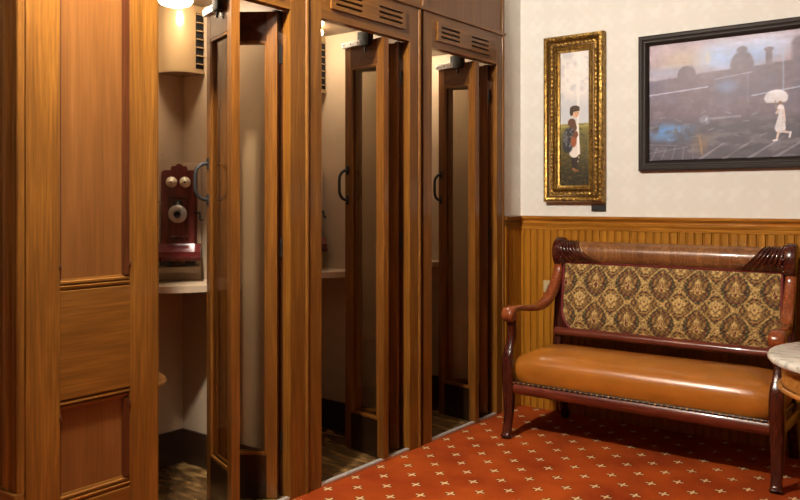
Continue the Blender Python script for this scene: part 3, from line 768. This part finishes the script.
def child_paint(x, z, W, H):
    n = vnoise(x, z, 20); n2 = vnoise(x, z, 70); n3 = vnoise(x, z*2, 60)
    hz = .46*H
    u = x/W; v = z/H
    c = np.zeros(x.shape+(3,)) + np.array((198, 202, 208))/255.
    c = blend(c, sm(.45, .9, v), (205, 200, 200))
    c = blend(c, sm(.40, .62, n)*sm(.55, .75, v)*.9, (232, 226, 220))
    for cx, cz, r in ((.35, .86, .2), (.68, .83, .22), (.45, .74, .24), (.72, .72, .18), (.55, .90, .2)):
        rr = np.hypot((u-cx), (v-cz)*H/W)
        c = blend(c, np.exp(-((rr-r*.8)/.07)**2)*.5, (240, 232, 226))
    c = blend(c, seg(x, z, .62*W, hz, .64*W, H, .006, .014, .6)*.7, (236, 232, 228))
    gr = 1-sm(hz-.004, hz+.006, z)
    c = blend(c, gr, (138, 128, 62))
    c = blend(c, gr*sm(hz, hz-.10, z)*.8, (84, 74, 36))
    c = blend(c, gr*sm(hz-.10, .02, z)*.9, (34, 28, 14))
    c = blend(c, gr*sm(.5, .7, n3)*.5, (120, 104, 48)); c = blend(c, gr*sm(.55, .8, n2)*.6, (45, 50, 22))
    c = blend(c, np.exp(-((z-hz+.012)/.01)**2)*gr*.6, (190, 175, 105))
    mx_ = W*.50; 
    # legs, dress, bundle, head
    c = blend(c, seg(x, z, mx_-.010, .33*H*.62, mx_-.004, .13*H, .012, .008, .2), (40, 32, 30))
    c = blend(c, seg(x, z, mx_+.012, .33*H*.62, mx_+.014, .12*H, .011, .006, .2), (52, 38, 34))
    c = blend(c, seg(x, z, mx_-.008, .125*H, mx_+.010, .110*H, .008, .006, .3), (140, 92, 60)); c = blend(c, seg(x, z, mx_+.016, .115*H, mx_+.028, .105*H, .006, .004, .3), (120, 80, 50))
    c = blend(c, seg(x, z, mx_+.002, .45*H, mx_-.002, .25*H, .026, .034, .12), (222, 214, 206))
    c = blend(c, seg(x, z, mx_+.02, .45*H, mx_+.03, .24*H, .006, .008, .4)*.8, (240, 236, 232))
    c = blend(c, seg(x, z, mx_-.018, .47*H, mx_-.004, .43*H, .026, .020, .15), (96, 62, 44))
    c = blend(c, ell(x, z, mx_-.032, .36*H, .044, .062, .15), (52, 50, 54)); c = blend(c, ell(x, z, mx_-.045, .30*H, .032, .045, .2), (42, 44, 50))
    c = blend(c, ell(x, z, mx_-.032, .36*H, .044, .062, .15)*sm(.5, .6, n2)*.8, (120, 118, 120))
    c = blend(c, ell(x, z, mx_-.006, .33*H, .020, .034, .25), (150, 84, 48)); c = blend(c, ell(x, z, mx_+.008, .38*H, .016, .022, .25), (112, 66, 40))
    c = blend(c, ell(x, z, mx_+.006, .545*H, .025, .032, .12), (216, 168, 134)); c = blend(c, ell(x, z, mx_+.002, .575*H, .032, .018, .15), (72, 52, 38))
    c = blend(c, ell(x, z, mx_-.020, .552*H, .012, .026, .2), (60, 42, 30)); c = blend(c, seg(x, z, mx_-.018, .553*H, mx_+.032, .560*H, .0035, .003, .4), (56, 40, 30))
    c = blend(c, ell(x, z, mx_+.006, .541*H, .0028, .0022, .4)+ell(x, z, mx_+.018, .541*H, .0026, .0022, .4), (60, 36, 26)); c = blend(c, seg(x, z, mx_+.008, .523*H, mx_+.016, .523*H, .0014, .0014, .4), (150, 70, 60))
    for k in range(9):
        c = blend(c, ell(x, z, mx_+.024+.004*math.sin(k*2), (.42-.03*k)*H, .004, .005, .5)*.7, (238, 232, 224))
    return c
x0, x1, z0, z1 = -2.330, -1.938, 1.300, 2.320
np_ = thing('gilt_framed_painting', 'tall narrow painting of a child in a field, in an ornate gilt frame', 'painting', ((x0+x1)/2, BY-.03, z0))
f = frame_sweep(nb(), x0, x1, z0, z1, [(0, .001), (0, .045), (.006, .056), (.018, .060), (.026, .056), (.030, .050)])
fr_o = obj('picture_frame', f, gold, np_, smooth=True)
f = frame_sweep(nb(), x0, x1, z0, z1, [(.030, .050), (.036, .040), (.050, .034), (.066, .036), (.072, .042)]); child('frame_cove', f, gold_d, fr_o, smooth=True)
f = frame_sweep(nb(), x0, x1, z0, z1, [(.072, .042), (.078, .046), (.084, .042), (.090, .030), (.096, .028), (.100, .026), (.104, .016)]); child('frame_lip', f, gold, fr_o, smooth=True)
f = nb()
def ornament(inset, proj, step, rad, flat=.6):
    xa, xb, za, zb_ = x0+inset, x1-inset, z0+inset, z1-inset
    per = [((xa, za), (xb, za)), ((xb, za), (xb, zb_)), ((xb, zb_), (xa, zb_)), ((xa, zb_), (xa, za))]
    for a, b_ in per:
        L_ = math.hypot(b_[0]-a[0], b_[1]-a[1]); n = max(2, int(L_/step)); hor = abs(a[1]-b_[1]) < 1e-6
        for k in range(n):
            t = (k+.5)/n; cx, cz = a[0]+(b_[0]-a[0])*t, a[1]+(b_[1]-a[1])*t
            r = bmesh.ops.create_icosphere(f, subdivisions=1, radius=1)
            w = 1.35 if k % 2 == 0 else .8
            for v in r['verts']:
                sx_, sz = (rad*w, rad) if hor else (rad, rad*w)
                v.co = Vector((cx+v.co.x*sx_, BY-proj+v.co.y*rad*flat, cz+v.co.z*sz))
ornament(.015, .059, .022, .0085); ornament(.051, .036, .026, .0115, .7); ornament(.051, .038, .013, .006); ornament(.081, .045, .011, .0038)
child('frame_ornament', f, gold, fr_o, smooth=True)
grid_paint('canvas', x0+.100, x1-.100, z0+.100, z1-.100, BY-.018, 110, 420, child_paint, canvas_m, np_)

o = thing('title_plaque', 'small dark brown plaque under the gilt framed painting', 'plaque', (-1.985, BY, 1.243))
obj('plate', box(nb(), (-2.030, BY-.008, 1.243), (-1.938, BY, 1.284), .002), base_m, o)
s_ = nb(); box(s_, (-2.024, BY-.0088, 1.249), (-1.944, BY-.008, 1.278)); obj('inset', s_, black, o)

o = thing('light_switch', 'small almond switch plate on the beadboard behind the left bench arm', 'light switch', (-2.318, BY-.012, .745))
obj('cover_plate', box(nb(), (-2.345, BY-.018, .735), (-2.290, BY-.011, .810), .002), switch_m, o)
obj('toggle', box(nb(), (-2.323, BY-.030, .762), (-2.313, BY-.018, .782), .002), ivory, o)

# ------------------------------------------------------------------ bench
XL, XR = -2.222, -.845
bench = thing('settee', 'antique mahogany settee with tan leather seat and damask back against the beadboard wall', 'bench', ((XL+XR)/2, 4.15, 0))
def damask(x, z, W, H):
    px_, pz = .192, .205
    n2 = vnoise(x, z, 90, 3); n1 = vnoise(x, z, 220, 2)
    DK, GR, MR, TN, CR, BR = (48, 30, 18), (70, 72, 38), (104, 42, 28), (168, 130, 68), (214, 180, 112), (120, 88, 46)
    X = (x-.114)/px_; Z = (z-H*.47)/pz
    F = np.cos(2*PI*X)*(1+.12*np.cos(2*PI*Z))+.95*np.cos(2*PI*Z)+.20*np.cos(4*PI*Z)-.05
    out = np.zeros(x.shape+(3,)) + np.array(BR)/255.
    band = lambda lo, hi, s_=.06: sm(lo-s_, lo+s_, F)*(1-sm(hi-s_, hi+s_, F))
    wig = .10*np.cos(2*PI*X*6)*np.cos(2*PI*Z*6)
    F = F + wig
    out = blend(out, band(-.16, .16)*.9, TN)
    out = blend(out, band(-.34, -.16), DK); out = blend(out, band(-.62, -.34), GR); out = blend(out, band(-.90, -.62), MR); out = blend(out, band(-3, -.90), BR)
    out = blend(out, band(.16, .34), GR); out = blend(out, band(.34, .58), MR); out = blend(out, band(.58, .86), TN); out = blend(out, band(.86, 1.05), DK); out = blend(out, band(1.05, 3), BR)
    mot = np.cos(2*PI*7*X+1.5*np.cos(2*PI*3*Z))*np.cos(2*PI*7*Z)
    out = blend(out, sm(.25, .5, mot)*(np.abs(F) > .16)*.75, (158, 122, 66)); out = blend(out, sm(.35, .6, -mot)*.65, (62, 46, 26))
    out = blend(out, band(-.16, .16)*sm(.45, .6, n1), CR)
    for kind in (0, 1):
        a = X-kind*.5; b_ = Z-kind*.5; a = (a-np.round(a))*px_; b_ = (b_-np.round(b_))*pz; aa = np.abs(a)
        if kind == 0:
            # scrolling ogee frame and a full flower
            fl = [(0, .030, .009, .018, CR), (.014, .024, .008, .014, CR), (.025, .011, .011, .009, CR), (.027, -.006, .009, .008, TN), (.018, -.018, .010, .009, CR), (0, -.002, .013, .014, CR), (0, -.028, .012, .012, TN), (.011, .006, .007, .008, CR), (.010, -.034, .007, .006, CR)]
            for (px2, pz2, rx, rz, k) in fl: out = blend(out, ell(aa, b_, px2, pz2, rx, rz, .25), k)
            for (px2, pz2, rx, rz, k) in ((0, .008, .0045, .006, MR), (.009, -.012, .003, .004, DK), (.019, .012, .003, .003, DK), (.007, .024, .002, .006, BR), (.018, -.002, .003, .004, MR), (0, -.018, .006, .003, MR)):
                out = blend(out, ell(aa, b_, px2, pz2, rx, rz, .3), k)
            out = blend(out, np.exp(-((np.hypot(aa-.036, b_-.030)-.011)/.0028)**2)*.9, CR); out = blend(out, np.exp(-((np.hypot(aa-.038, b_+.032)-.012)/.0028)**2)*.8, TN)
            out = blend(out, ell(aa, b_, .036, .030, .005, .005, .3), GR); out = blend(out, ell(aa, b_, 0, .078, .010, .011, .25), CR); out = blend(out, ell(aa, b_, 0, .078, .004, .005, .25), MR)
        else:
            fl = [(0, .028, .006, .020, CR), (.010, .020, .005, .016, CR), (.018, .008, .005, .013, TN), (.022, -.006, .006, .010, TN), (.010, -.008, .007, .011, CR), (0, -.008, .006, .018, CR), (0, -.032, .009, .008, TN), (.012, -.026, .006, .006, CR), (.030, -.016, .008, .004, CR)]
            for (px2, pz2, rx, rz, k) in fl: out = blend(out, ell(aa, b_, px2, pz2, rx, rz, .25), k)
            for t in (0, .008, .016): out = blend(out, seg(aa, b_, .001+t*.2, -.03, .004+t, .022-t*.6, .0012), MR)
            out = blend(out, ell(aa, b_, .040, .016, .006, .012, .3), TN); out = blend(out, ell(aa, b_, .046, -.010, .008, .005, .3), DK)
            out = blend(out, ell(aa, b_, 0, .072, .006, .009, .3), TN)
    out = out*(.76+.3*n2[..., None]+.06*(n1[..., None]-.5))
    return out

def fabric_x(z):           # half width inset as the lower corners curve in
    t = max(0, (.66-z)/.11); return .066*min(1, t)**1.7
# back panel: raked and slightly padded
zb, zt = .556, .944; xa, xb = XL+.096, XR-.082
def back_y(z): return 4.352 + (z-.53)*.115
NX, NZ = 300, 100
Wf, Hf = xb-xa, zt-zb
gx, gz = np.meshgrid(np.linspace(0, Wf, NX), np.linspace(0, Hf, NZ))
col = damask(gx, gz, Wf, Hf)
verts = []; 
for j in range(NZ):
    for i in range(NX):
        zz = zb+gz[j, i]; ins = fabric_x(zz); u = gx[j, i]/Wf; x = xa+ins+(Wf-2*ins)*u
        pad = .018*(max(0, 1-abs(2*u-1)**10)*max(0, 1-abs(2*gz[j, i]/Hf-1)**5))
        verts.append((x-bench.location.x, back_y(zz)-.006-pad-bench.location.y, zz))
# recolour with the true x so the pattern is not squeezed at the corners
tx = np.array([v[0] for v in verts]).reshape(NZ, NX)+bench.location.x-xa
rng = np.random.RandomState(8); col = damask(tx, gz, Wf, Hf)
idx = np.arange(NX*NZ).reshape(NZ, NX)
faces = np.stack([idx[:-1, :-1], idx[:-1, 1:], idx[1:, 1:], idx[1:, :-1]], -1).reshape(-1, 4)
me = bpy.data.meshes.new('upholstered_back'); me.from_pydata(verts, [], faces.tolist())
ca = me.color_attributes.new('Col', 'FLOAT_COLOR', 'POINT')
ca.data.foreach_set('color', np.concatenate([(np.clip(col, 0, 1)**2.2).reshape(-1, 3), np.ones((NX*NZ, 1))], 1).astype(np.float32).ravel())
me.materials.append(damask_m)
for p in me.polygons: p.use_smooth = True
ub = bpy.data.objects.new('upholstered_back', me); C.objects.link(ub); ub.parent = bench
# gimp border
pts = []
zz_ = list(np.linspace(zt, zb, 16))
pts += [(xa+fabric_x(z), back_y(z)-.009, z) for z in zz_]
pts += [(xa+fabric_x(zb)+(xb-xa-2*fabric_x(zb))*k/20, back_y(zb)-.009, zb) for k in range(1, 20)]
pts += [(xb-fabric_x(z), back_y(z)-.009, z) for z in zz_[::-1]]
pts += [(xb-(xb-xa)*k/20, back_y(zt)-.009, zt) for k in range(1, 21)]
f = nb(); tube(f, pts, .0075, 8); child('gimp_braid', f, gimp_m, ub, smooth=True)
# back board behind the fabric and its frame
f = nb()
r_ = [(xa-.03, zb-.03), (xb+.03, zb-.03), (xb+.03, zt+.03), (xa-.03, zt+.03)]
rings_mesh(f, [[(x, back_y(z)+d, z) for x, z in r_] for d in (.0, .028)])
obj('back_frame', f, mahog, bench)
# lower back rail
f = nb(); rings_mesh(f, [[(x, back_y(.535)-.010+.024*math.cos(a), .537+.024*math.sin(a)) for a in np.linspace(0, 2*PI, 17)[:-1]] for x in (XL+.06, XR-.06)])
obj('back_rail', f, mahog_x, bench, smooth=True)
# top roll
RC = (4.415, 1.004); RR = .064
f = nb(); rings_mesh(f, [[(x, RC[0]+RR*math.cos(a), RC[1]+RR*1.0*math.sin(a)) for a in np.linspace(0, 2*PI, 33)[:-1]] for x in np.linspace(XL+.064, XR-.044, 40)])
roll = obj('top_roll', f, roll_m, bench, smooth=True)
for end, s in ((XL+.080, 1), (XR-.060, -1)):
    f = nb()
    for k in range(7):
        # leaf ribs: start at the end scroll on top, sweep forward-down and away from the end
        pp = []; rr = []
        for q in range(13):
            t = q/12; ang = math.radians(95+ (150)*t)     # from top (90) over the front (180) to below
            x = end + s*(.006+.016*k + .045*(t**1.8)*(1+.42*k))
            ang2 = ang
            R = RR+.001+.007*math.sin(PI*min(1, t+.1))
            pp.append((x, RC[0]+R*math.cos(ang2), RC[1]+R*math.sin(ang2))); rr.append((.0112-.0007*k)*(math.sin(PI*(.12+.85*t))**.7)*(1 if k < 6 else .6))
        tube(f, pp, rr, 8)
    for k in range(5):                                   # small curled lobes by the scroll
        a = math.radians(110+k*32); lathe_c = (end+s*.012, RC[0]+(RR+.004)*math.cos(a), RC[1]+(RR+.004)*math.sin(a))
        r = bmesh.ops.create_icosphere(f, subdivisions=2, radius=.013)
        for v in r['verts']: v.co = Vector((lathe_c[0]+v.co.x*1.3, lathe_c[1]+v.co.y, lathe_c[2]+v.co.z))
    child('acanthus_carving', f, mahog, roll, smooth='all')
# side frames
LEGF = [  # (y, z, depth, xthick) front leg, floor to knee
    (3.868, .004, .062, .060), (3.878, .030, .045, .050), (3.893, .10, .040, .052), (3.903, .20, .048, .062), (3.897, .30, .058, .068), (3.888, .38, .060, .068), (3.890, .44, .052, .064), (3.900, .485, .034, .052)]
SUP = [(3.897, .478, .036, .050), (3.918, .515, .044, .046), (3.932, .56, .044, .046), (3.930, .61, .040, .048), (3.925, .66, .036, .052)]
ARM = [(3.905, .645, .030, .060), (3.886, .670, .050, .072), (3.903, .695, .050, .076), (3.950, .706, .036, .072), (4.02, .702, .036, .068), (4.10, .694, .038, .064), (4.17, .694, .042, .060), (4.235, .714, .048, .058), (4.300, .764, .056, .056), (4.350, .825, .058, .056), (4.385, .894, .050, .054), (4.392, .94, .046, .052)]
POST = [(4.470, .003, .050, .050), (4.440, .10, .044, .048), (4.395, .26, .050, .052), (4.368, .40, .054, .054), (4.368, .52, .050, .054), (4.382, .66, .048, .054), (4.392, .80, .046, .054), (4.398, .88, .052, .052), (4.400, .925, .060, .052), (4.408, .955, .080, .056)]
for X0, nm in ((XL, 'left'), (XR, 'right')):
    obj('front_leg', strap(nb(), LEGF, X0), mahog, bench, smooth=True)
    obj('arm_support', strap(nb(), SUP, X0), mahog, bench, smooth=True)
    a_ = nb(); strap(a_, ARM, X0); sg_ = 1 if nm == 'left' else -1
    for v in a_.verts:
        t_ = min(1, max(0, (v.co.y-3.95)/.43)); v.co.x += (.062 if sg_ > 0 else -.042)*t_*t_*(3-2*t_)
    obj('armrest', a_, arm_m, bench, smooth=True)
    sc_ = nb(); lathe(sc_, [(0, -.036), (.020, -.036), (.024, -.030), (.024, .030), (.020, .036), (0, .036)], (X0, 3.905, .665), axis='x', seg=24)
    obj('arm_scroll', sc_, arm_m, bench, smooth=True)
    obj('back_post', strap(nb(), POST, X0+(.066 if nm == 'left' else -.044)), mahog, bench, smooth=True)
    sgn = 1 if nm == 'left' else -1
    f = nb(); Xc = X0+(.066 if sgn > 0 else -.044)
    rings_mesh(f, [[(Xc+dx, RC[0]-.008+R*math.cos(a), RC[1]-.002+R*1.32*math.sin(a)) for a in np.linspace(0, 2*PI, 33)[:-1]] for dx, R in ((-.030, .050), (-.027, .062), (-.018, .068), (.012, .068), (.026, .066), (.030, .060))])
    obj('end_scroll', f, mahog, bench, smooth=True)
# seat
sx0, sx1, sy0, sy1 = XL+.022, XR-.022, 3.900, 4.345
f = nb(); rings = []
cxs, cys = (sx0+sx1)/2, (sy0+sy1)/2
N = 96
def sup(a, w, h, p): 
    c, s = math.cos(a), math.sin(a); k = (abs(c)**p+abs(s)**p)**(-1/p); return c*k*w, s*k*h
hx, hy = (sx1-sx0)/2, (sy1-sy0)/2
for (ins, z) in ((.006, .304), (.0, .316), (-.010, .346), (-.014, .378), (-.010, .408), (.002, .432), (.020, .452), (.055, .469), (.12, .485), (.20, .493)):
    rg = []
    for k in range(N):
        x, y = sup(2*PI*k/N, hx-ins, max(.01, hy-ins*(.95)), 12)
        x += 0; rg.append((cxs+x, cys+y, z))
    rings.append(rg)
rings_mesh(f, rings)
seat = obj('seat_cushion', f, leather, bench, smooth='all')
# tucked leather flange and nails
f = nb(); tube(f, [(sx0+.02, sy0-.004, .308), (sx1-.02, sy0-.004, .308)], .006, 8); child('seat_braid', f, base_m, seat, smooth=True)
nail_me = None
def nails(pa, pb, n, norm):
    global nail_me
    for k in range(n):
        t = k/(n-1); p = [pa[i]+(pb[i]-pa[i])*t for i in range(3)]
        if nail_me is None:
            b_ = nb(); bmesh.ops.create_icosphere(b_, subdivisions=2, radius=.0056)
            nail_me = bpy.data.meshes.new('nail_head'); b_.to_mesh(nail_me); b_.free(); nail_me.materials.append(brass)
            for pl_ in nail_me.polygons: pl_.use_smooth = True
        o = bpy.data.objects.new('nail_head', nail_me); C.objects.link(o); o.parent = seat
        o.location = Vector(p)-bench.location
nails((sx0+.012, sy0-.009, .306), (sx1-.012, sy0-.009, .306), 44, 0)
nails((sx0-.004, sy0+.03, .306), (sx0-.004, sy1-.05, .306), 16, 0)
nails((sx1+.004, sy0+.03, .306), (sx1+.004, sy1-.05, .306), 16, 0)
# seat rails
f = nb()
pr = [(3.912, .301), (3.896, .298), (3.888, .286), (3.886, .268), (3.892, .251), (3.904, .242), (3.925, .240), (3.940, .246), (3.940, .301)]
rings_mesh(f, [[(x, y, z) for y, z in pr] for x in (XL+.01, XR-.01)])
obj('seat_rail', f, mahog_x, bench, smooth=True)
for X0 in (XL, XR):
    f = nb(); box(f, (X0-.022, 3.90, .246), (X0+.022, 4.40, .300), .006); obj('side_rail', f, mahog, bench)
f = nb(); box(f, (XL+.01, 4.35, .232), (XR-.01, 4.385, .30), .004); obj('rear_rail', f, mahog_x, bench)

# ------------------------------------------------------------------ round marble-topped table
tc_ = (-.325, 3.325)
tab = thing('round_table', 'round white marble topped table at the right edge, in front of the settee arm', 'table', (tc_[0], tc_[1], 0))
f = nb(); lathe(f, [(0, .712), (.405, .712), (.416, .716), (.421, .724), (.421, .732), (.416, .739), (.405, .742), (0, .742)], (*tc_, 0), seg=96); obj('marble_top', f, marble, tab, smooth=True)
f = nb(); lathe(f, [(.30, .712), (.382, .712), (.384, .70), (.374, .690), (.372, .630), (.36, .625), (.30, .625)], (*tc_, 0), seg=96); obj('apron', f, table_wood, tab, smooth=True)
f = nb(); rings_mesh(f, [[(tc_[0]+(.378+.011*math.cos(a))*math.cos(p), tc_[1]+(.378+.011*math.cos(a))*math.sin(p), .618+.010*math.sin(a)) for a in np.linspace(0, 2*PI, 13)[:-1]] for p in np.linspace(0, 2*PI, 97)[:-1]], closed=True)
obj('apron_bead', f, table_wood, tab, smooth='all')
f = nb(); lathe(f, [(0, .70), (.10, .70), (.10, .66), (.05, .62), (.045, .50), (.075, .44), (.085, .38), (.06, .32), (.045, .26), (.09, .20), (.10, .15), (.0, .13)], (*tc_, 0), seg=40); obj('pedestal', f, table_wood, tab, smooth=True)
for k in range(4):
    a = math.radians(167+90*k); dx, dy = math.cos(a), math.sin(a)
    P2 = [(.06, .44, .030), (.16, .50, .034), (.25, .52, .040), (.27, .46, .036), (.20, .36, .030), (.13, .24, .034), (.17, .14, .036), (.26, .08, .034), (.33, .035, .030), (.345, .020, .018)]
    S = spline(P2, 5); f = nb()
    tube(f, [(tc_[0]+dx*s[0], tc_[1]+dy*s[0], s[1]) for s in S], [s[2]*.8 for s in S], 12)
    obj('scroll_leg', f, table_wood, tab, smooth='all')

# ------------------------------------------------------------------ room lamp and added fill lamps
def pendant(x, y, z, r, strength, label, col=(1.0, .92, .80)):
    t = thing('pendant_lamp', label, 'lamp', (x, y, ZC), 0)
    f = nb(); lathe(f, [(0, 0), (.07, 0), (.07, -.01), (.03, -.03), (.012, -.035), (.010, z-ZC+r+.03), (.035, z-ZC+r+.02), (.04, z-ZC+r-.01), (0, z-ZC+r-.008)], (x, y, ZC), seg=32); obj('stem', f, brass, t, smooth=True)
    f = nb(); bmesh.ops.create_uvsphere(f, u_segments=32, v_segments=20, radius=r)
    for v in f.verts: v.co += Vector((x, y, z))
    obj('globe', f, plain('lamp_glass', col, rough=.5, emit=strength), t, smooth='all')
pendant(-2.10, 1.42, 2.84, .06, LAMP_A, 'round glass pendant lamp nearest the booths')
pendant(.55, 1.9, 2.74, .09, FILL_B, 'unseen round glass pendant lamp added as fill on the table side of the room')  # added weak fill for the right side, no such lamp in view
pendant(-1.7, .55, 2.84, .07, FILL_C, 'unseen round glass pendant lamp added to fill the left side')  # added fill for the panelling and casing, no such lamp in view

w = bpy.data.worlds.new('world'); bpy.context.scene.world = w; w.use_nodes = True
w.node_tree.nodes['Background'].inputs[0].default_value = (.9, .8, .7, 1); w.node_tree.nodes['Background'].inputs[1].default_value = .02

# ------------------------------------------------------------------ camera
cam = bpy.data.cameras.new('camera'); co = bpy.data.objects.new('camera', cam); C.objects.link(co)
cam.sensor_width = 36; cam.lens = 36*803/800; cam.shift_y = -48/800; cam.clip_start = .05
co.location = (0, 0, 1.3); co.rotation_euler = (PI/2, 0, math.atan(614/803))
sc = bpy.context.scene; sc.camera = co
sc.view_settings.view_transform = 'Standard'; sc.view_settings.look = 'None'; sc.view_settings.gamma = 1; sc.view_settings.exposure = 0
sc.view_settings.use_curve_mapping = False
